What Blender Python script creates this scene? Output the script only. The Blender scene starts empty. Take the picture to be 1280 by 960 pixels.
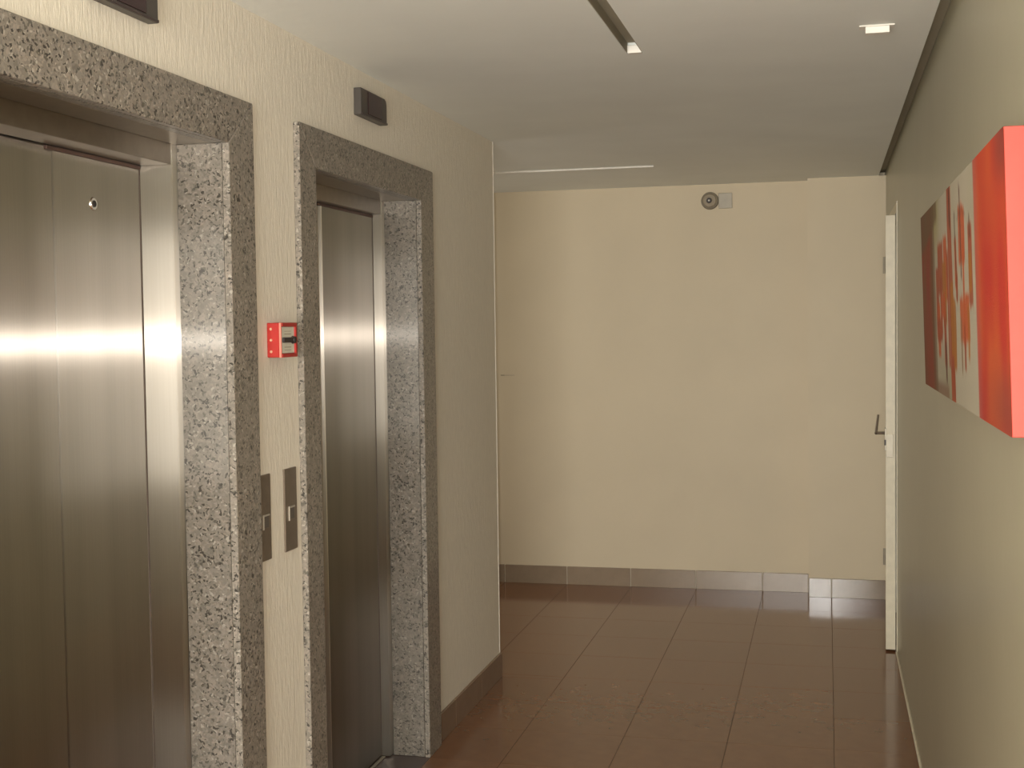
import bpy, bmesh, math, random
from mathutils import Vector, Matrix
random.seed(7)
S = bpy.context.scene
COL = S.collection
W, H, YB, YP, YC, YR = 1.801, 2.45, 7.894, 7.767, 5.732, -1.6   # right wall x, ceiling z, back wall, pilaster, left corner, rear wall

# ------------------------------------------------------------------ camera
cd = bpy.data.cameras.new('camera'); cam = bpy.data.objects.new('camera', cd); COL.objects.link(cam)
cd.sensor_width = 36; cd.lens = 36 * 1620.3 / 1280; cd.clip_start = 0.02
r = Vector((0.97166024, 0.23599961, -0.01343719)); u = Vector((0.0025863, 0.04622795, 0.99892757)); f = Vector((-0.23636769, 0.97065296, -0.0443075))
m = Matrix(((r.x, u.x, -f.x), (r.y, u.y, -f.y), (r.z, u.z, -f.z))).to_4x4()
m.translation = Vector((1.47175, 0.0, 1.61346)); cam.matrix_world = m
S.camera = cam

# ------------------------------------------------------------------ view, world, lights
S.view_settings.view_transform = 'Standard'; S.view_settings.look = 'None'; S.view_settings.gamma = 1
S.view_settings.use_curve_mapping = False
S.view_settings.exposure = 1.2
wd = bpy.data.worlds.new('world'); S.world = wd; wd.use_nodes = True
wd.node_tree.nodes['Background'].inputs[0].default_value = (0.75, 0.85, 1, 1); wd.node_tree.nodes['Background'].inputs[1].default_value = 1.0

def area(name, loc, direction, sx, sy, power, col=(1, 1, 1)):
    d = bpy.data.lights.new(name, 'AREA'); d.shape = 'RECTANGLE'; d.size = sx; d.size_y = sy; d.energy = power; d.color = col
    o = bpy.data.objects.new(name, d); COL.objects.link(o); o.location = loc
    o.rotation_euler = Vector(direction).to_track_quat('-Z', 'Y').to_euler(); return o
WARM = (1.0, 0.90, 0.76)
area('window_daylight', (0.9, YR + 0.03, 1.45), (0, 1, 0), 1.5, 1.5, 80, (1.0, 0.98, 0.91))      # the large window at the corridor's rear end
area('recess_fill', (-2.1, 6.85, 1.5), (1, 0, 0), 1.5, 1.8, 5, (1.0, 0.95, 0.86))      # unseen fill light, added in the side recess to brighten the far wall
fl = bpy.data.lights.new('camera_flash', 'SPOT'); fl.energy = 88; fl.spot_size = math.radians(76); fl.spot_blend = 1.0; fl.shadow_soft_size = 0.012; fl.color = (1, 0.97, 0.92)
fo = bpy.data.objects.new('camera_flash', fl); COL.objects.link(fo); fo.location = (1.43, 0.03, 1.565); fo.rotation_euler = f.to_track_quat('-Z', 'Y').to_euler()

# ------------------------------------------------------------------ materials
def mat(name):
    m = bpy.data.materials.new(name); m.use_nodes = True; nt = m.node_tree
    return m, nt, nt.nodes['Principled BSDF']
def N(nt, t, **kw):
    n = nt.nodes.new(t)
    for k, v in kw.items():
        if k.startswith('i_'): n.inputs[k[2:].replace('_', ' ')].default_value = v
        else: setattr(n, k, v)
    return n
def coords(nt, scale, src='Object'):
    tc = N(nt, 'ShaderNodeTexCoord'); mp = N(nt, 'ShaderNodeMapping'); mp.inputs['Scale'].default_value = scale
    nt.links.new(tc.outputs[src], mp.inputs[0]); return mp.outputs[0]
def noise(nt, vec, scale=1, detail=3, rough=.5):
    n = N(nt, 'ShaderNodeTexNoise'); n.inputs['Scale'].default_value = scale; n.inputs['Detail'].default_value = detail; n.inputs['Roughness'].default_value = rough
    nt.links.new(vec, n.inputs['Vector']); return n.outputs['Fac']
def ramp(nt, fac, stops, interp='LINEAR'):
    n = N(nt, 'ShaderNodeValToRGB'); n.color_ramp.interpolation = interp
    e = n.color_ramp.elements
    while len(e) < len(stops): e.new(.5)
    for k, (p, c) in enumerate(stops): e[k].position = p; e[k].color = (*c, 1)
    nt.links.new(fac, n.inputs[0]); return n.outputs[0]
def bump(nt, b, h, dist, strength=1.0):
    n = N(nt, 'ShaderNodeBump'); n.inputs['Distance'].default_value = dist; n.inputs['Strength'].default_value = strength
    nt.links.new(h, n.inputs['Height']); nt.links.new(n.outputs[0], b.inputs['Normal']); return n
def maprange(nt, fac, a, b_, c, d):
    n = N(nt, 'ShaderNodeMapRange')
    for i, v in zip((1, 2, 3, 4), (a, b_, c, d)): n.inputs[i].default_value = v
    nt.links.new(fac, n.inputs[0]); return n.outputs[0]

def paint(name, col, rough=.5, var=.06, bscale=60, bdist=.0004, spec=.5):
    m, nt, b = mat(name)
    v = coords(nt, (1, 1, 1)); n1 = noise(nt, v, 2.2, 4)
    lo = tuple(c * (1 - var) for c in col); hi = tuple(c * (1 + var) for c in col)
    nt.links.new(ramp(nt, n1, [(.3, lo), (.7, hi)]), b.inputs['Base Color'])
    b.inputs['Roughness'].default_value = rough; b.inputs['Specular IOR Level'].default_value = spec
    bump(nt, b, noise(nt, v, bscale, 3), bdist)
    return m
def plain(name, col, rough=.5, metal=0.0, spec=.5, coat=0):
    m, nt, b = mat(name)
    v = coords(nt, (1, 1, 1)); n1 = noise(nt, v, 30, 2)
    nt.links.new(ramp(nt, n1, [(.3, tuple(c * .95 for c in col)), (.7, tuple(min(1, c * 1.05) for c in col))]), b.inputs['Base Color'])
    b.inputs['Roughness'].default_value = rough; b.inputs['Metallic'].default_value = metal; b.inputs['Specular IOR Level'].default_value = spec
    b.inputs['Coat Weight'].default_value = coat; return m

M = {}
M['ceiling'] = paint('ceiling_paint', (0.82, 0.83, 0.775), .75, .03, 25, .0006)
M['back_wall'] = paint('back_wall_paint', (0.66, 0.56, 0.40), .55, .03, 8, .0004)
M['right_wall'] = paint('right_wall_satin_paint', (0.42, 0.39, 0.28), .33, .03, 14, .0008)
M['hidden'] = paint('rear_wall_paint', (0.50, 0.46, 0.38), .6)
M['dark'] = plain('dark_cavity', (0.05, 0.04, 0.035), .8)
# combed plaster
m, nt, b = mat('combed_plaster'); M['plaster'] = m
v = coords(nt, (60, 60, 13)); n1 = noise(nt, v, 1, 6, .7); n2 = noise(nt, coords(nt, (1, 1, 1)), 1.5, 3)
v3 = coords(nt, (120, 120, 22)); n3 = noise(nt, v3, 1, 3)
mx = N(nt, 'ShaderNodeMix', data_type='FLOAT'); mx.inputs[0].default_value = .35; nt.links.new(n1, mx.inputs[2]); nt.links.new(n3, mx.inputs[3])
c1 = ramp(nt, mx.outputs[0], [(.3, (0.73, 0.665, 0.55)), (.65, (0.81, 0.74, 0.615))])
nt.links.new(c1, b.inputs['Base Color']); b.inputs['Roughness'].default_value = .8
bump(nt, b, mx.outputs[0], .0030)
# granite
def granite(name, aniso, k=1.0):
    m, nt, b = mat(name)
    v = coords(nt, (1, 1, 1))
    w = N(nt, 'ShaderNodeTexNoise'); w.inputs['Scale'].default_value = 60; nt.links.new(v, w.inputs['Vector'])
    off = N(nt, 'ShaderNodeMixRGB', blend_type='LINEAR_LIGHT'); off.inputs[0].default_value = .012; nt.links.new(v, off.inputs[1]); nt.links.new(w.outputs['Color'], off.inputs[2])
    vo = N(nt, 'ShaderNodeTexVoronoi'); vo.inputs['Scale'].default_value = 170; nt.links.new(off.outputs[0], vo.inputs['Vector'])
    sep = N(nt, 'ShaderNodeSeparateColor'); nt.links.new(vo.outputs['Color'], sep.inputs[0])
    base = ramp(nt, sep.outputs[0], [(0, (.055, .048, .040)), (.085, (.12, .107, .088)), (.18, (.215, .19, .158)), (.55, (.25, .22, .184)), (.8, (.285, .245, .205)), (.95, (.37, .335, .285))], 'CONSTANT')
    v2 = N(nt, 'ShaderNodeTexVoronoi'); v2.inputs['Scale'].default_value = 52; nt.links.new(off.outputs[0], v2.inputs['Vector'])
    s2 = N(nt, 'ShaderNodeSeparateColor'); nt.links.new(v2.outputs['Color'], s2.inputs[0])
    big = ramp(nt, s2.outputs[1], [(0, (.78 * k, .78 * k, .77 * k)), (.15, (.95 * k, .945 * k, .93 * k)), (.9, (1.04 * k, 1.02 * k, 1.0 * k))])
    mu = N(nt, 'ShaderNodeMixRGB', blend_type='MULTIPLY'); mu.inputs[0].default_value = 1.0; nt.links.new(base, mu.inputs[1]); nt.links.new(big, mu.inputs[2])
    nt.links.new(mu.outputs[0], b.inputs['Base Color'])
    b.inputs['Roughness'].default_value = .3; b.inputs['Specular IOR Level'].default_value = .5
    if aniso:
        g = N(nt, 'ShaderNodeBsdfAnisotropic'); g.inputs['Roughness'].default_value = .34; g.inputs['Anisotropy'].default_value = -.9; g.inputs['Color'].default_value = (.9, .84, .76, 1)
        t = N(nt, 'ShaderNodeTangent', direction_type='UV_MAP', uv_map='UVMap'); nt.links.new(t.outputs[0], g.inputs['Tangent'])
        ms = N(nt, 'ShaderNodeMixShader'); ms.inputs[0].default_value = .05
        nt.links.new(b.outputs[0], ms.inputs[1]); nt.links.new(g.outputs[0], ms.inputs[2]); nt.links.new(ms.outputs[0], nt.nodes['Material Output'].inputs[0])
    return m
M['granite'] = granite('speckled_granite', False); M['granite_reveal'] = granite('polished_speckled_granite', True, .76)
# brushed steel: vertical grain, so highlights spread sideways
def steel(name, col, sheen=.6):
    m = bpy.data.materials.new(name); m.use_nodes = True; nt = m.node_tree; nt.nodes.remove(nt.nodes['Principled BSDF'])
    bands = noise(nt, coords(nt, (9, 9, .12)), 1, 3); fine = noise(nt, coords(nt, (420, 420, 3)), 1, 2)
    mx = N(nt, 'ShaderNodeMix', data_type='FLOAT'); mx.inputs[0].default_value = .3; nt.links.new(bands, mx.inputs[2]); nt.links.new(fine, mx.inputs[3])
    colr = ramp(nt, mx.outputs[0], [(.3, tuple(c * .88 for c in col)), (.7, tuple(c * 1.06 for c in col))])
    t = N(nt, 'ShaderNodeTangent', direction_type='UV_MAP', uv_map='UVMap')
    def lobe(ro, an):
        g = N(nt, 'ShaderNodeBsdfAnisotropic'); g.inputs['Roughness'].default_value = ro; g.inputs['Anisotropy'].default_value = an
        nt.links.new(colr, g.inputs['Color']); nt.links.new(t.outputs[0], g.inputs['Tangent']); return g.outputs[0]
    ms = N(nt, 'ShaderNodeMixShader'); ms.inputs[0].default_value = sheen
    nt.links.new(lobe(.52, -.70), ms.inputs[1]); nt.links.new(lobe(.34, -.88), ms.inputs[2]); cur = ms.outputs[0]
    nt.links.new(cur, nt.nodes['Material Output'].inputs[0])
    return m
M['steel'] = steel('brushed_steel_door', (.285, .252, .215))
M['steel_frame'] = steel('brushed_steel_frame', (.37, .33, .28))
M['steel_edge_lit'] = steel('lit_steel_edge', (.72, .65, .56), .3)  # paler steel, light on the leaf edge put into the colour
M['plate'] = plain('dark_bronze_plate', (.26, .21, .165), .38, .7)
M['button_glint'] = plain('button_glint', (.55, .50, .42), .4, .5)  # pale tone of the highlight painted along the button edge
M['button'] = plain('dark_button', (.14, .12, .10), .4, .3)
M['chrome'] = plain('bright_chrome', (.8, .77, .7), .22, 1)
M['alu'] = plain('worn_aluminium', (.40, .36, .29), .5, .6)
# floor tiles
def tilemat(name, col, rough, spec):
    m, nt, b = mat(name)
    v = coords(nt, (1, 1, 1)); n1 = noise(nt, v, 14, 5, .6); oi = N(nt, 'ShaderNodeObjectInfo')
    c = ramp(nt, n1, [(.3, tuple(x * .92 for x in col)), (.7, tuple(x * 1.07 for x in col))])
    hs = N(nt, 'ShaderNodeHueSaturation'); nt.links.new(maprange(nt, oi.outputs['Random'], 0, 1, .95, 1.05), hs.inputs['Value']); nt.links.new(c, hs.inputs['Color'])
    nt.links.new(hs.outputs[0], b.inputs['Base Color']); b.inputs['Roughness'].default_value = rough; b.inputs['Specular IOR Level'].default_value = spec
    return m
M['tile'] = tilemat('brown_polished_tile', (.185, .078, .034), .12, .55)
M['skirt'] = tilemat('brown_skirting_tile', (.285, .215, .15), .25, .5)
M['skirt_polished'] = tilemat('polished_skirting_tile', (.27, .21, .15), .15, .5)
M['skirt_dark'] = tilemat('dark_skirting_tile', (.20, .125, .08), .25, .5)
M['grout'] = plain('grout', (.14, .085, .055), .85)
M['grout_light'] = plain('pale_grout', (.50, .43, .34), .85)
M['grout_pale'] = plain('corner_bead', (.60, .54, .45), .6)
M['white'] = plain('white_enamel', (.68, .61, .46), .45)
M['lampwhite'] = plain('white_fitting_plastic', (.82, .78, .70), .5)
M['slot'] = paint('slot_paint', (.34, .305, .22), .8)
M['plastic_dark'] = plain('dark_smoked_plastic', (.045, .03, .028), .35)
M['plastic_screen'] = plain('black_red_screen', (.03, .010, .012), .25)
M['plastic_side'] = plain('grey_brown_plastic', (.060, .050, .042), .4)
M['red'] = plain('red_plastic', (.40, .022, .016), .4)
M['redlight'] = plain('pale_red_edge', (.75, .24, .18), .35)
M['label'] = plain('label_white', (.66, .62, .50), .3, coat=.3)
M['black'] = plain('black_rubber', (.03, .022, .02), .5)
M['screw'] = plain('pale_screw', (.75, .45, .30), .3, .3)
M['fitting'] = plain('taupe_fitting', (.33, .27, .19), .6)
M['fitting_ring'] = plain('darker_fitting_ring', (.20, .165, .11), .6)
M['canvas_end'] = plain('painted_canvas_edge', (.40, .05, .03), .6)

# ------------------------------------------------------------------ mesh helpers
def newbm():
    bm = bmesh.new(); bm.loops.layers.uv.new('UVMap'); return bm
def bx(bm, x0, x1, y0, y1, z0, z1, bev=0):
    vs = [bm.verts.new((x, y, z)) for x in (x0, x1) for y in (y0, y1) for z in (z0, z1)]
    fs = [(0, 1, 3, 2), (4, 6, 7, 5), (0, 4, 5, 1), (2, 3, 7, 6), (0, 2, 6, 4), (1, 5, 7, 3)]
    faces = [bm.faces.new([vs[i] for i in q]) for q in fs]
    if bev:
        es = list({e for fc in faces for e in fc.edges}); bmesh.ops.bevel(bm, geom=es, offset=bev, segments=1, affect='EDGES', profile=.5)
def uvs(bm):
    bm.normal_update(); l = bm.loops.layers.uv.active or bm.loops.layers.uv.new('UVMap')
    for fc in bm.faces:
        n = fc.normal
        for lp in fc.loops:
            c = lp.vert.co
            if abs(n.z) > .7: lp[l].uv = (c.y, c.x)
            elif abs(n.x) > abs(n.y): lp[l].uv = (c.y, c.z)
            else: lp[l].uv = (c.x, c.z)
def obj(name, bm, m, parent=None, origin=None, smooth=False):
    bmesh.ops.recalc_face_normals(bm, faces=bm.faces); uvs(bm)
    me = bpy.data.meshes.new(name)
    if origin is not None: bmesh.ops.translate(bm, vec=-Vector(origin), verts=bm.verts)
    bm.to_mesh(me); bm.free()
    for mm in (m if isinstance(m, list) else [m]): me.materials.append(mm)
    if smooth: me.shade_smooth()
    o = bpy.data.objects.new(name, me); COL.objects.link(o)
    if origin is not None: o.location = origin
    if parent is not None:
        o.parent = parent
        base = parent.matrix_world_loc if False else Vector(WL.get(parent.name, (0, 0, 0)))
        o.location = Vector(o.location) - base
        WL[o.name] = Vector(origin) if origin is not None else Vector((0, 0, 0))
    else: WL[o.name] = Vector(o.location)
    return o
WL = {}
def box(name, x0, x1, y0, y1, z0, z1, m, parent=None, bev=0):
    bm = newbm(); bx(bm, x0, x1, y0, y1, z0, z1, bev)
    return obj(name, bm, m, parent, ((x0 + x1) / 2, (y0 + y1) / 2, z0))
def boxes(name, lst, m, parent=None, bev=0, origin=None):
    bm = newbm()
    for q in lst: bx(bm, *q, bev)
    if origin is None: origin = ((lst[0][0] + lst[0][1]) / 2, (lst[0][2] + lst[0][3]) / 2, lst[0][4])
    return obj(name, bm, m, parent, origin)
def thing(name, loc, label, cat, group=None):
    o = bpy.data.objects.new(name, None); COL.objects.link(o); o.location = loc; o.empty_display_size = .05; WL[o.name] = Vector(loc)
    return tag(o, label, cat, group)
def tag(o, label, cat, group=None):
    o['label'] = label; o['category'] = cat
    if group: o['group'] = group
    return o
def struct(o, label=None, cat=None):
    o['kind'] = 'structure'
    if label: o['label'] = label
    if cat: o['category'] = cat
    return o
def cyl(bm, c, axis, rad, ln, seg=24, r2=None):
    r2 = rad if r2 is None else r2
    q = Vector(axis).to_track_quat('Z', 'Y').to_matrix().to_4x4()
    mt = Matrix.Translation(Vector(c)) @ q @ Matrix.Translation((0, 0, ln / 2))
    bmesh.ops.create_cone(bm, cap_ends=True, segments=seg, radius1=rad, radius2=r2, depth=ln, matrix=mt)
def cylo(name, c, axis, rad, ln, m, parent, r2=None, seg=24):
    bm = newbm(); cyl(bm, c, axis, rad, ln, seg, r2); return obj(name, bm, m, parent, c)

# ------------------------------------------------------------------ shell
fl_ = struct(box('floor', -2.2, 2.0, YR - .1, 8.1, -.12, -.004, M['grout']), 'brown polished tile floor of the corridor', 'floor')
# 40 cm floor tiles, each one an object
tile_cache = {}
def tile(x0, x1, y0, y1):
    k = (round(x1 - x0, 3), round(y1 - y0, 3))
    if k not in tile_cache:
        bm = newbm(); bx(bm, 0, x1 - x0, 0, y1 - y0, 0, .008)
        tf = [e for e in bm.edges if all(v.co.z > .004 for v in e.verts)]
        bmesh.ops.bevel(bm, geom=tf, offset=.0003, segments=1, affect='EDGES')
        o = obj('tile', bm, M['tile']); tile_cache[k] = o.data
    else:
        o = bpy.data.objects.new('tile', tile_cache[k]); COL.objects.link(o)
    o.parent = fl_; b = WL['floor']; o.location = Vector((x0, y0, -.008 + random.uniform(0, .0003))) - b
g = .0008
xs = [-2.1, -1.707, -1.307, -.907, -.507, -.107, .293, .693, 1.093, 1.493, W]
ys = [4.98 + .4 * k for k in range(-15, 8)]
for i in range(len(xs) - 1):
    for j in range(len(ys)):
        y0, y1 = ys[j], min(ys[j] + .4, YB)
        if y1 - y0 < .03 or y0 < YR: continue
        x0, x1 = xs[i], xs[i + 1]
        if y0 < YC and x1 <= 0: continue
        if y0 < YC and x0 < 0: x0 = 0
        if x0 == 0 and y1 > YC: y1 = YC; 
        tile(x0 + g, x1 - g, y0 + g, y1 - g)
# the part of the cut tile that runs on round the corner into the recess
tile(-.107 + g, .293 - g, YC + g, 5.78 - g)

# left wall with the two lift openings (x from -0.12 to 0)
O1 = (1.985, 3.005); O2 = (3.575, 4.585); ZT = 2.083
wl = [(-.12, 0, YR, O1[0] - .025, 0, H), (-.12, 0, O1[1] + .025, O2[0] - .025, 0, H), (-.12, 0, O2[1] + .025, YC, 0, H),
      (-.12, 0, O1[0] - .025, O1[1] + .025, ZT + .025, H), (-.12, 0, O2[0] - .025, O2[1] + .025, ZT + .025, H)]
struct(boxes('wall_left', wl, M['plaster'], origin=(0, 0, 0)), 'beige combed plaster wall holding both lifts', 'wall')
struct(box('wall_corner', -2.2, -.12, YC - .12, YC, 0, H, M['plaster']), 'return wall behind the plaster corner', 'wall')
struct(box('wall_shaft', -.42, -.36, 1.5, YC - .12, 0, H, M['dark']), 'dark wall of the lift shaft', 'wall')
struct(box('wall_back', -2.2, W + .2, YB, YB + .12, 0, H + .1, M['back_wall']), 'smooth cream wall closing the corridor', 'wall')
struct(box('wall_pilaster', 1.362, W, YP, YB, 0, H, M['back_wall']), 'shallow cream pilaster in the far right corner', 'wall')
struct(box('wall_recess', -2.3, -2.2, YC - .12, YB, 0, H, M['hidden']), 'end wall of the side recess', 'wall')
DY0, DY1, DZ = 6.50, 7.44, 2.19
wr = [(W, W + .15, YR, DY0, 0, H + .1), (W, W + .15, DY1, YB, 0, H + .1), (W, W + .15, DY0, DY1, DZ, H + .1)]
struct(boxes('wall_right', wr, M['right_wall'], origin=(W, 0, 0)), 'satin olive grey wall on the right', 'wall')
struct(boxes('wall_rear', [(-.12, .15, YR - .12, YR, 0, H), (1.65, W + .15, YR - .12, YR, 0, H), (.15, 1.65, YR - .12, YR, 0, 0.7), (.15, 1.65, YR - .12, YR, 2.34, H)], M['hidden'], origin=(.9, YR, 0)), 'wall with a window behind the photographer', 'wall')
wn = struct(boxes('window_1', [(.15, 1.65, YR - .1, YR - .05, .7, .75), (.15, 1.65, YR - .1, YR - .05, 2.29, 2.34), (.15, .2, YR - .1, YR - .05, .75, 2.29), (1.6, 1.65, YR - .1, YR - .05, .75, 2.29), (.88, .92, YR - .1, YR - .05, .75, 2.29)], M['white']), 'window at the rear end of the corridor', 'window')
# room behind the white door, closed
struct(boxes('wall_side_room', [(W + .6, W + .65, 6.3, 7.7, 0, H), (W + .15, W + .6, 6.3, 6.35, 0, H), (W + .15, W + .6, 7.65, 7.7, 0, H)], M['hidden'], origin=(W + .6, 7, 0)), 'walls of the space behind the white door', 'wall')

# ceiling with slots: cut into rectangles around holes, shadow gap at the right wall
holes = [(.874, .922, -1.0, 4.028)]
gx = sorted({-2.2, W - .040} | {h[0] for h in holes} | {h[1] for h in holes}); gy = sorted({YR, YB} | {h[2] for h in holes} | {h[3] for h in holes})
cl = []
for a, b_ in zip(gx, gx[1:]):
    for c, d in zip(gy, gy[1:]):
        mxx, my = (a + b_) / 2, (c + d) / 2
        if any(h[0] < mxx < h[1] and h[2] < my < h[3] for h in holes): continue
        cl.append((a, b_, c, d, H, H + .05))
ce = struct(boxes('ceiling', cl, M['ceiling'], origin=(0, 0, H)), 'plain painted plaster ceiling', 'ceiling')
box('upper_slab', -2.2, W + .1, YR, YB, H + .051, H + .1, M['slot'], ce)
box('shadow_gap', W - .039, W - .001, YR, YB, H + .03, H + .05, M['slot'], ce)

# ------------------------------------------------------------------ skirting tiles
def skirting(name, cells, m=M['skirt'], label=None):
    # cells: list of (x0,x1,y0,y1)
    root = None
    for k, c in enumerate(cells):
        x0, x1, y0, y1 = c
        if root is None:
            X0 = min(q[0] for q in cells); X1 = max(q[1] for q in cells); Y0 = min(q[2] for q in cells); Y1 = max(q[3] for q in cells)
            lx, ly = X1 - X0, Y1 - Y0
            e = .0025
            if lx > ly: bb = (X0, X1, Y0 + e, Y1, 0, .111)
            elif name.endswith('left') or 'between' in name: bb = (X0, X1 - e, Y0, Y1, 0, .111)
            else: bb = (X0 + e, X1, Y0, Y1, 0, .111)
            root = struct(box(name, *bb, M['grout_light']), label, 'skirting')
        if x1 - x0 > y1 - y0: x0 += .0026; x1 -= .0026
        else: y0 += .0018; y1 -= .0018
        box('tile', x0, x1, y0, y1, 0, .112, m, root, .0012)
    return root
jb = [-2.19, -1.711, -1.311, -.911, -.511, -.111, .289, .689, 1.089, 1.360]
skirting('baseboard_back', [(a, b_, YB - .011, YB) for a, b_ in zip(jb, jb[1:])], label='brown tile skirting along the far cream wall')
jp = [1.362, 1.493, W - .002]
skirting('baseboard_pilaster', [(a, b_, YP - .011, YP) for a, b_ in zip(jp, jp[1:])], M['skirt_polished'], label='brown tile skirting on the far right pilaster')
jl = [4.74, 4.97, 5.37, YC + .008]
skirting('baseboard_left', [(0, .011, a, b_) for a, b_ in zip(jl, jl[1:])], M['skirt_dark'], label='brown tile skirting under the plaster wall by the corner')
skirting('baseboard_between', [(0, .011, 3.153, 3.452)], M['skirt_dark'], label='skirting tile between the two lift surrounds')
bm = newbm()
for a, b_ in ((YR, DY0 - .012),):
    bx(bm, W - .010, W, a, b_, 0, .012, .003)
struct(obj('trim_1', bm, M['white'], None, (W, 0, 0)), 'thin pale bead where the right wall meets the floor', 'trim')
struct(box('trim_2', -.001, .003, YC - .003, YC + .002, .112, H, M['grout_pale'], None, .0008), 'thin pale bead on the plaster corner edge', 'trim')

# ------------------------------------------------------------------ lift surrounds
def prism(bm, pts, ax, lo, hi, bev=0):
    # polygon in (y,z) extruded along x
    a = [bm.verts.new((lo, y, z)) for y, z in pts]; b_ = [bm.verts.new((hi, y, z)) for y, z in pts]; n = len(pts)
    fs = [bm.faces.new(a), bm.faces.new(b_[::-1])] + [bm.faces.new((a[i], b_[i], b_[(i + 1) % n], a[(i + 1) % n])) for i in range(n)]
    if bev: bmesh.ops.bevel(bm, geom=list({e for q in fs for e in q.edges}), offset=bev, segments=1, affect='EDGES')
def surround(o, label):
    y0, y1 = o; a, b_ = y0 - .125, y1 + .145
    if o is O1: a, b_ = y0 - .125, 3.15
    else: a, b_ = 3.455, 4.735
    r_ = thing('lift_surround', (0, (y0 + y1) / 2, 0), label, 'door frame', 'granite surrounds of the two lifts')
    zt = 2.202; t = .02; gp = .0008
    for s, (p, q) in enumerate(((a, y0), (b_, y1))):
        bm = newbm(); sg = 1 if q > p else -1
        prism(bm, [(p, 0), (p, zt - gp), (q, ZT - gp), (q, 0)], 'x', .0005, t, .0016)
        obj('jamb_slab', bm, M['granite'], r_, (0, p, 0))
    bm = newbm(); prism(bm, [(a + gp, zt), (b_ - gp, zt), (y1 - gp, ZT), (y0 + gp, ZT)], 'x', .0005, t, .0016)
    obj('lintel_slab', bm, M['granite'], r_, (0, a, ZT))
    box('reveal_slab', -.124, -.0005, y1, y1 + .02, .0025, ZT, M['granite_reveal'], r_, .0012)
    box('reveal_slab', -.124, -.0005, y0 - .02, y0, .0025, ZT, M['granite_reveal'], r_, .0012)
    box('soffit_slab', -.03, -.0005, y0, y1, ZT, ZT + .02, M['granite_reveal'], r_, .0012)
    box('threshold', -.125, .02, y0, y1, -.004, .002, M['threshold'], r_, .0008)
    return r_
M['threshold'] = plain('dark_stone_threshold', (.07, .045, .04), .3)
surround(O1, 'speckled grey granite surround of the nearer lift, cut by the left picture edge')
surround(O2, 'speckled grey granite surround of the farther, narrower looking lift')

# ------------------------------------------------------------------ lift doors (setting: doors in the wall)
def liftdoor(name, o, jy, leafB, leafA, seam, label, key):
    y0, y1 = o
    r_ = thing(name, (0, (y0 + y1) / 2, 0), label, 'lift door'); r_['kind'] = 'structure'
    zf = 2.032
    # steel jambs: a channel whose face looks along the corridor
    box('steel_jamb', leafB - .012, -.128, jy, y1 + .05, .003, ZT + .02, M['steel_frame'], r_, .003)
    box('steel_jamb', leafB - .012, -.128, y0 - .05, y0 + .02, .003, ZT + .02, M['steel_frame'], r_, .0015)
    box('steel_header', leafB + .006, -.13, y0 + .0205, jy - .0005, zf, ZT + .02, M['steel_frame_h'], r_, .0015)
    box('steel_soffit', -.128, -.031, y0, y1, ZT + .0005, ZT + .006, M['steel_frame_h'], r_, .0005)
    box('door_leaf', leafB - .03, leafB, seam, jy + .03, .008, zf + .03, M['steel'], r_, .0012)
    box('door_leaf', leafA - .03, leafA, y0 - .03, seam + .04 if leafA < leafB - .03 else seam - (.0075 if leafB - leafA > .01 else .0012), .008, zf + .03, M['steel'], r_, .0012)
    box('gap_shade_strip', leafB, leafB + .0015, jy - .0075, jy - .0005, .010, zf, M['gap_shade'], r_)  # thin dark strip painting in the shade of the gap beside the jamb
    if leafB - leafA > .01: box('edge_strip', leafA + .0005, leafB + .002, seam - .0068, seam - .0008, .010, zf, M['steel_edge_lit'], r_, .001)  # paler strip paints in the light caught by the leaf's edge
    box('upper_rail', leafB - .004, leafB + .005, seam - .03, jy - .004, zf - .010, zf - .001, M['rail'], r_, .001)
    box('sill', leafB - .05, -.125, y0 - .02, y1 + .02, -.004, .001, M['threshold'], r_)
    box('sill_strip', leafB + .002, leafB + .016, y0 + .03, jy - .004, .001, .005, M['alu'], r_, .001)
    if key:
        k = cylo('key_hole', (leafB, 2.766, 1.917), (1, 0, 0), .016, .003, M['chrome'], r_, .014)
        cylo('key_slot', (leafB + .003, 2.766, 1.917), (1, 0, 0), .008, .0012, M['black'], k)
    return r_
M['gap_shade'] = plain('painted_gap_shade', (.13, .10, .08), .6)  # dark tone standing for shade in the door gap
M['rail'] = plain('dark_brown_rail', (.16, .10, .08), .5, .4)
M['steel_frame_h'] = plain('brushed_steel_header', (.42, .37, .31), .36, 1)
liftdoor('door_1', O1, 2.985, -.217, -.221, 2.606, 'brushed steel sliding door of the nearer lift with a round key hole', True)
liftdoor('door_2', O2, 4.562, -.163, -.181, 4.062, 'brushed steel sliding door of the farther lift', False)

# ------------------------------------------------------------------ lift fittings on the wall
def display(yc, label):
    r_ = thing('floor_indicator', (0, yc, 2.298), label, 'indicator', 'dark floor indicators above the lifts')
    w, z0, z1, d = .124, 2.298, 2.384, .026
    bm = newbm()
    pts = [(yc - w, z0), (yc + w, z0), (yc + w, z1 - .018), (yc + w - .006, z1 - .006), (yc + w - .018, z1), (yc - w, z1)]
    prism(bm, pts, 'x', 0, d, .0015); obj('housing', bm, M['plastic_side'], r_, (0, yc, z0))
    box('screen', d, d + .002, yc - .062, yc + .07, z0 + .010, z1 - .004, M['plastic_screen'], r_, .0008)
    box('lower_lip', d, d + .004, yc - w + .004, yc + w - .003, z0, z0 + .007, M['plastic_dark'], r_, .001)
    return r_
display(2.53, 'dark floor indicator box above the nearer lift, cut by the top edge')
display(4.075, 'dark floor indicator box above the farther lift')

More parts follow.
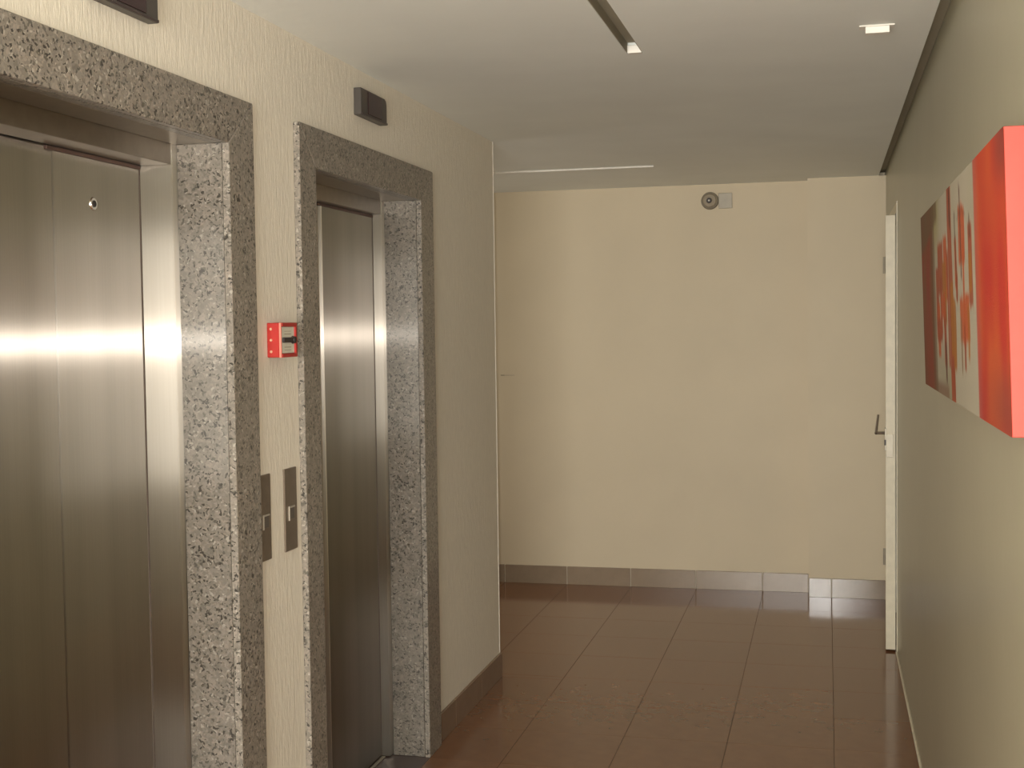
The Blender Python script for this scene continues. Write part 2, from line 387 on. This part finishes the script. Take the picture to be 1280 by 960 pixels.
def callplate(y0, y1, by, label):
    r_ = thing('call_plate', (0, (y0 + y1) / 2, .993), label, 'call plate', 'lift call plates between the two lifts')
    box('plate', 0, .006, y0, y1, .993, 1.225, M['plate'], r_, .0012)
    p = boxes('button_highlight', [(.006, .0085, by - .020, by - .015, 1.078, 1.118), (.006, .0085, by - .015, by + .02, 1.113, 1.118)], M['button_glint'], r_, .0004)  # left and top only: edge highlight built as pale strips
    box('button', .006, .0078, by - .014, by + .015, 1.0815, 1.1125, M['button'], r_, .0006)
callplate(3.160, 3.240, 3.207, 'bronze lift call plate touching the nearer lift surround, lower of the two on screen')
callplate(3.335, 3.417, 3.378, 'bronze lift call plate beside the left jamb of the farther lift')

# red call point
r_ = thing('fire_alarm_box', (0, 3.302, 1.538), 'red square fire alarm call point with white label on the plaster between lifts', 'fire alarm')
box('back_box', 0, .036, 3.250, 3.354, 1.538, 1.632, M['red'], r_, .002)
box('edge_strip', .036, .042, 3.248, 3.2545, 1.538, 1.632, M['redlight'], r_, .001)
boxes('front_frame', [(.036, .044, 3.2555, 3.354, 1.538, 1.548), (.036, .044, 3.2555, 3.354, 1.622, 1.632), (.036, .044, 3.343, 3.354, 1.548, 1.622)], M['red'], r_, .001)
box('label_plate', .036, .040, 3.257, 3.342, 1.549, 1.621, M['label'], r_, .0008)
h = box('handle_bar', .040, .047, 3.259, 3.334, 1.578, 1.592, M['black'], r_, .002)
cylo('handle_knob', (.040, 3.330, 1.585), (1, 0, 0), .011, .009, M['black'], r_, .009)
for z in (1.554, 1.585, 1.615):
    bm = newbm(); cyl(bm, (.012, 3.251, z), (0, -1, 0), .0045, .003, 10, .003); obj('screw', bm, M['screw'], r_, (.012, 3.251, z))
for y, z0, z1 in ((3.275, 1.600, 1.6025), (3.275, 1.608, 1.6095), (3.275, 1.5645, 1.5665), (3.275, 1.557, 1.5585)):
    box('printed_line', .040, .0403, y, y + .045, z0, z1, M['fitting'], r_)

# ------------------------------------------------------------------ ceiling fittings
r_ = thing('slot_lamp', (.903, 4.02, H), 'long narrow recessed light slot in the ceiling, white block at its far end', 'ceiling light')
box('side_rail', .8745, .8765, -.99, 4.0, H + .001, H + .048, M['slot'], r_)
box('side_rail', .9195, .9215, -.99, 4.0, H + .001, H + .048, M['slot'], r_)
box('slot_cover', .877, .919, -.99, 4.0, H + .030, H + .048, M['slot'], r_)
box('end_block', .876, .920, 4.004, 4.0275, H - .001, H + .023, M['lampwhite'], r_, .001)
box('end_plate', .876, .920, 4.016, 4.0275, H + .0235, H + .048, M['ceiling'], r_)
t = box('ceiling_strip', -2.0, .588, 6.84, 6.856, H - .0095, H, M['lampwhite'], None, .002)
tag(t, 'thin pale strip running across the ceiling near the far wall', 'ceiling strip')
r_ = thing('ceiling_sensor', (1.612, 3.85, H), 'small white box on a thin plate under the ceiling, right side', 'ceiling sensor')
box('base_plate', 1.562, 1.659, 3.836, 3.880, H - .0035, H, M['lampwhite'], r_, .0008)
box('body', 1.579, 1.645, 3.840, 3.870, H - .022, H - .0035, M['lampwhite'], r_, .001)

# ------------------------------------------------------------------ round fitting on the far wall
c = (.789, YB, 2.352)
r_ = thing('wall_alarm_unit', c, 'small round taupe unit with a dark eye high on the far wall', 'alarm unit')
cylo('base_disc', c, (0, -1, 0), .053, .018, M['fitting_ring'], r_, .050, 32)
cylo('cover_disc', (c[0], YB - .018, c[2]), (0, -1, 0), .041, .008, M['fitting'], r_, .036, 32)
cylo('eye', (c[0] - .003, YB - .026, c[2]), (0, -1, 0), .0165, .006, M['black'], r_, .014, 20)
cylo('eye_centre', (c[0] - .003, YB - .032, c[2]), (0, -1, 0), .0055, .004, M['lampwhite'], r_, .004, 12)
t = box('junction_plate', .840, .922, YB - .008, YB, 2.303, 2.396, M['junction'] if 'junction' in M else M.setdefault('junction', plain('grey_beige_plate', (.50, .455, .37), .5)), None, .003)
tag(t, 'plain square cover plate right of the round unit on the far wall', 'cover plate')
t = boxes('scratch_mark', [(-.522, -.498, YB - .003, YB, 1.3065, 1.3105), (-.498, -.434, YB - .0015, YB, 1.3075, 1.309)], M['fitting_ring'])  # slightly raised mark standing for a scratch with a dot
tag(t, 'short thin dark scratch on the far wall near the plaster corner', 'scratch')

# ------------------------------------------------------------------ white door ajar in the right wall
r_ = thing('door_3', (W, 7.35, 0), 'white door standing slightly ajar in the right wall at the far end', 'door'); r_['kind'] = 'structure'
boxes('door_frame', [(W - .003, W + .11, DY0, DY0 + .018, 0, DZ - .001), (W - .003, W + .11, DY1 - .02, DY1, 0, DZ - .001), (W - .003, W + .11, DY0 + .018, DY1 - .02, DZ - .05, DZ - .001)], M['white'], r_, .001, (W, 7, 0))
box('casing_bead', W - .006, W - .0005, DY0 - .011, DY0 - .0005, 0, DZ, M['white'], r_, .001)
hy, ny = 7.365, 6.53
ang = math.atan2(1.781 - 1.746, hy - ny)
leaf_root_loc = Vector((1.781, hy, 0))
def leafobj(name, bm, m, parent, origin=(0, 0, 0)):
    # local frame: +y towards the hinge, x across the leaf (0 = corridor face), origin at the hinge side corridor corner
    bmesh.ops.transform(bm, matrix=Matrix.Translation(leaf_root_loc) @ Matrix.Rotation(-ang, 4, 'Z'), verts=bm.verts)
    o = Matrix.Translation(leaf_root_loc) @ Matrix.Rotation(-ang, 4, 'Z') @ Vector(origin)
    return obj(name, bm, m, parent, o)
L = hy - ny
bm = newbm(); bx(bm, 0, .046, -L, 0, .010, 2.125, .0015); lf = leafobj('leaf', bm, M['white'], r_, (0, -L / 2, 0))
bm = newbm(); bx(bm, .004, .036, -L - .002, -L, .955, 1.065, .0008); leafobj('lock_plate', bm, M['alu'], lf, (.02, -L, 1))
bm = newbm(); bx(bm, -.004, .006, -L - .001, -L + .05, .985, 1.095, .0015); leafobj('handle_plate', bm, M['alu'], lf, (0, -L, 1.04))
bm = newbm(); bx(bm, -.006, .002, -L - .004, -L, 1.012, 1.040, .001); leafobj('latch', bm, M['black'], lf, (0, -L, 1.02))
bm = newbm(); cyl(bm, (-.004, -L + .045, 1.068), (-1, 0, 0), .007, .040, 12); cyl(bm, (-.046, -L + .045, 1.064), (.12, 0, 1), .0065, .095, 12, .005)
bmesh.ops.create_uvsphere(bm, u_segments=10, v_segments=8, radius=.0085, matrix=Matrix.Translation((-.044, -L + .045, 1.068)))
leafobj('lever_handle', bm, M['chromedark'] if 'chromedark' in M else M.setdefault('chromedark', plain('dark_lever', (.2, .16, .12), .3, .8)), lf, (0, -L + .04, 1.065))
for z in (1.92, .32):
    bm = newbm(); cyl(bm, (-.006, .004, z - .045), (0, 0, 1), .007, .09, 12); leafobj('hinge', bm, M['alu'], r_, (-.006, .004, z - .045))

# ------------------------------------------------------------------ painting: printed colours as a colour attribute on the real canvas face
PY0, PY1, PZ0, PZ1 = 2.21, 4.09, 1.424, 1.922
r_ = thing('painting', (W, 3.15, PZ0), 'long abstract canvas with red blocks and orange drips on cream', 'painting')
NY, NZ = 380, 104
def smooth(a, b_, x):
    t = max(0, min(1, (x - a) / (b_ - a))); return t * t * (3 - 2 * t)
from mathutils import noise as mn
def canvas_col(y, z):
    n = mn.noise((y * 9, z * 5, 0)); n2 = mn.noise((y * 40, z * 9, 3)); n3 = mn.noise((y * 3, z * 3, 7)); n4 = mn.noise((y * 90, z * 4, 5))
    def mixc(a, b_, t): return tuple(p + (q - p) * t for p, q in zip(a, b_))
    cream = (.60, .54, .42); c = mixc(cream, (.48, .44, .30), max(0, n3) * .8)
    c = mixc(c, (.42, .36, .12), smooth(3.35, 3.6, y) * smooth(1.72, 1.9, z) * (1 - smooth(3.62, 3.75, y)) * .8)
    c = mixc(c, (.33, .30, .14), smooth(3.1, 3.2, y) * smooth(1.56, 1.46, z) * .6 * (.5 + n3))
    c = mixc(c, (.30, .16, .10), .8 * smooth(3.28, 3.32, y) * smooth(1.47, 1.44, z))
    ye = y + n2 * .008
    rust = (.46, .085, .03); org = (.66, .12, .03); och = (.52, .19, .03); drk = (.17, .06, .04)
    def stripe(c, a, b_, z0, z1, col, w=.008):
        zz = z + n4 * .018
        t = smooth(a - w, a + w, ye) * (1 - smooth(b_ - w, b_ + w, ye)) * smooth(z0 - .008, z0 + .008, zz) * (1 - smooth(z1 - .008, z1 + .008, zz))
        return mixc(c, col, t * (.92 + .08 * n))
    S_ = [(3.135, 3.235, 1.40, 1.95, rust), (3.08, 3.15, 1.50, 1.66, och), (3.13, 3.20, 1.53, 1.70, och), (3.16, 3.19, 1.83, 1.93, drk),
          (3.03, 3.075, 1.68, 1.80, org), (3.045, 3.06, 1.70, 1.86, drk), (3.02, 3.06, 1.655, 1.72, rust),
          (2.85, 2.98, 1.735, 1.855, org), (2.925, 2.945, 1.70, 1.90, drk), (2.875, 2.905, 1.55, 1.78, org), (2.83, 3.00, 1.838, 1.842, drk),
          (2.79, 2.985, 1.565, 1.665, org), (2.80, 2.83, 1.53, 1.64, och), (2.88, 2.91, 1.505, 1.60, rust), (2.95, 2.975, 1.50, 1.62, (.35, .20, .10)),
          (2.715, 2.785, 1.64, 1.81, rust), (2.73, 2.78, 1.67, 1.75, och), (2.745, 2.76, 1.78, 1.83, drk),
          (3.38, 3.53, 1.68, 1.81, rust), (3.27, 3.36, 1.66, 1.82, org), (3.52, 3.60, 1.60, 1.75, rust), (3.30, 3.40, 1.60, 1.76, och), (3.43, 3.48, 1.58, 1.72, rust), (3.33, 3.39, 1.50, 1.66, rust),
          (3.24, 3.28, 1.50, 1.78, rust), (3.50, 3.57, 1.52, 1.66, org), (3.34, 3.37, 1.46, 1.56, drk), (3.44, 3.60, 1.56, 1.62, rust), (3.34, 3.46, 1.62, 1.68, org)]
    for a, b_, z0, z1, col in S_: c = stripe(c, a, b_, z0, z1, col)
    # far dark red block
    t = smooth(3.66, 3.70, ye)
    c = mixc(c, mixc((.36, .05, .03), (.28, .10, .04), .5 + n), t)
    c = mixc(c, (.20, .12, .06), smooth(3.5, 3.56, ye) * smooth(1.84, 1.87, z + (y - 3.7) * .12) * .8)
    c = mixc(c, (.20, .11, .05), smooth(3.60, 3.64, ye) * (1 - smooth(3.72, 3.78, ye)) * .7)
    # near red block
    t = 1 - smooth(2.655, 2.675, y + n2 * .003)
    red = mixc((.66, .045, .028), (.74, .12, .035), max(0, min(1, .5 + n * 1.2)))
    red = mixc(red, (.58, .17, .14), smooth(2.56, 2.66, y) * .6)
    red = mixc(red, (.20, .06, .06), max(0, n3) * smooth(1.60, 1.45, z) * 1.2 if n3 > 0 else 0)
    red = mixc(red, (.27, .06, .05), smooth(2.40, 2.25, y) * smooth(1.80, 1.90, z) * .7)
    return tuple(v * .8 for v in mixc(c, red, t))
# front face x as a function of height: the canvas leans forward at the top
def px(z): return 1.760 + (1.745 - 1.760) * (z - PZ0) / (PZ1 - PZ0)
bm = bmesh.new(); cl_ = bm.loops.layers.float_color.new('Paint')
grid = [[bm.verts.new((px(PZ0 + (PZ1 - PZ0) * j / NZ), PY0 + (PY1 - PY0) * i / NY, PZ0 + (PZ1 - PZ0) * j / NZ)) for j in range(NZ + 1)] for i in range(NY + 1)]
cc = [[(*canvas_col(grid[i][j].co.y, grid[i][j].co.z), 1) for j in range(NZ + 1)] for i in range(NY + 1)]
for i in range(NY):
    for j in range(NZ):
        q = ((i, j), (i, j + 1), (i + 1, j + 1), (i + 1, j))
        fc = bm.faces.new([grid[a][b_] for a, b_ in q])
        for lp, (a, b_) in zip(fc.loops, q): lp[cl_] = cc[a][b_]
bmesh.ops.translate(bm, vec=(-W, -3.15, -PZ0), verts=bm.verts)
me = bpy.data.meshes.new('painted_face'); bm.to_mesh(me); bm.free()
m, nt, b = mat('abstract_canvas_paint'); at = N(nt, 'ShaderNodeVertexColor', layer_name='Paint'); nt.links.new(at.outputs[0], b.inputs['Base Color']); b.inputs['Roughness'].default_value = .6; b.inputs['Specular IOR Level'].default_value = .2
bump(nt, b, noise(nt, coords(nt, (1, 1, 1)), 300, 2), .0006)
me.materials.append(m); po = bpy.data.objects.new('painted_face', me); COL.objects.link(po); po.parent = r_; po.location = (0, 0, 0)
bm = newbm()
d = .041
vs = [bm.verts.new(q) for q in ((px(PZ0) + .0006, PY0, PZ0), (px(PZ1) + .0006, PY0, PZ1), (px(PZ1) + d, PY0, PZ1 - .0), (W - .001, PY0, PZ0),
                                (px(PZ0) + .0006, PY1, PZ0), (px(PZ1) + .0006, PY1, PZ1), (px(PZ1) + d, PY1, PZ1), (W - .001, PY1, PZ0))]
for q in ((0, 1, 2, 3), (7, 6, 5, 4), (0, 4, 5, 1), (1, 5, 6, 2), (2, 6, 7, 3), (3, 7, 4, 0)): bm.faces.new([vs[i] for i in q])
bmesh.ops.bevel(bm, geom=bm.edges[:], offset=.001, segments=1, affect='EDGES')
obj('canvas_box', bm, M['canvas_end'], r_, (W, 3.15, PZ0))
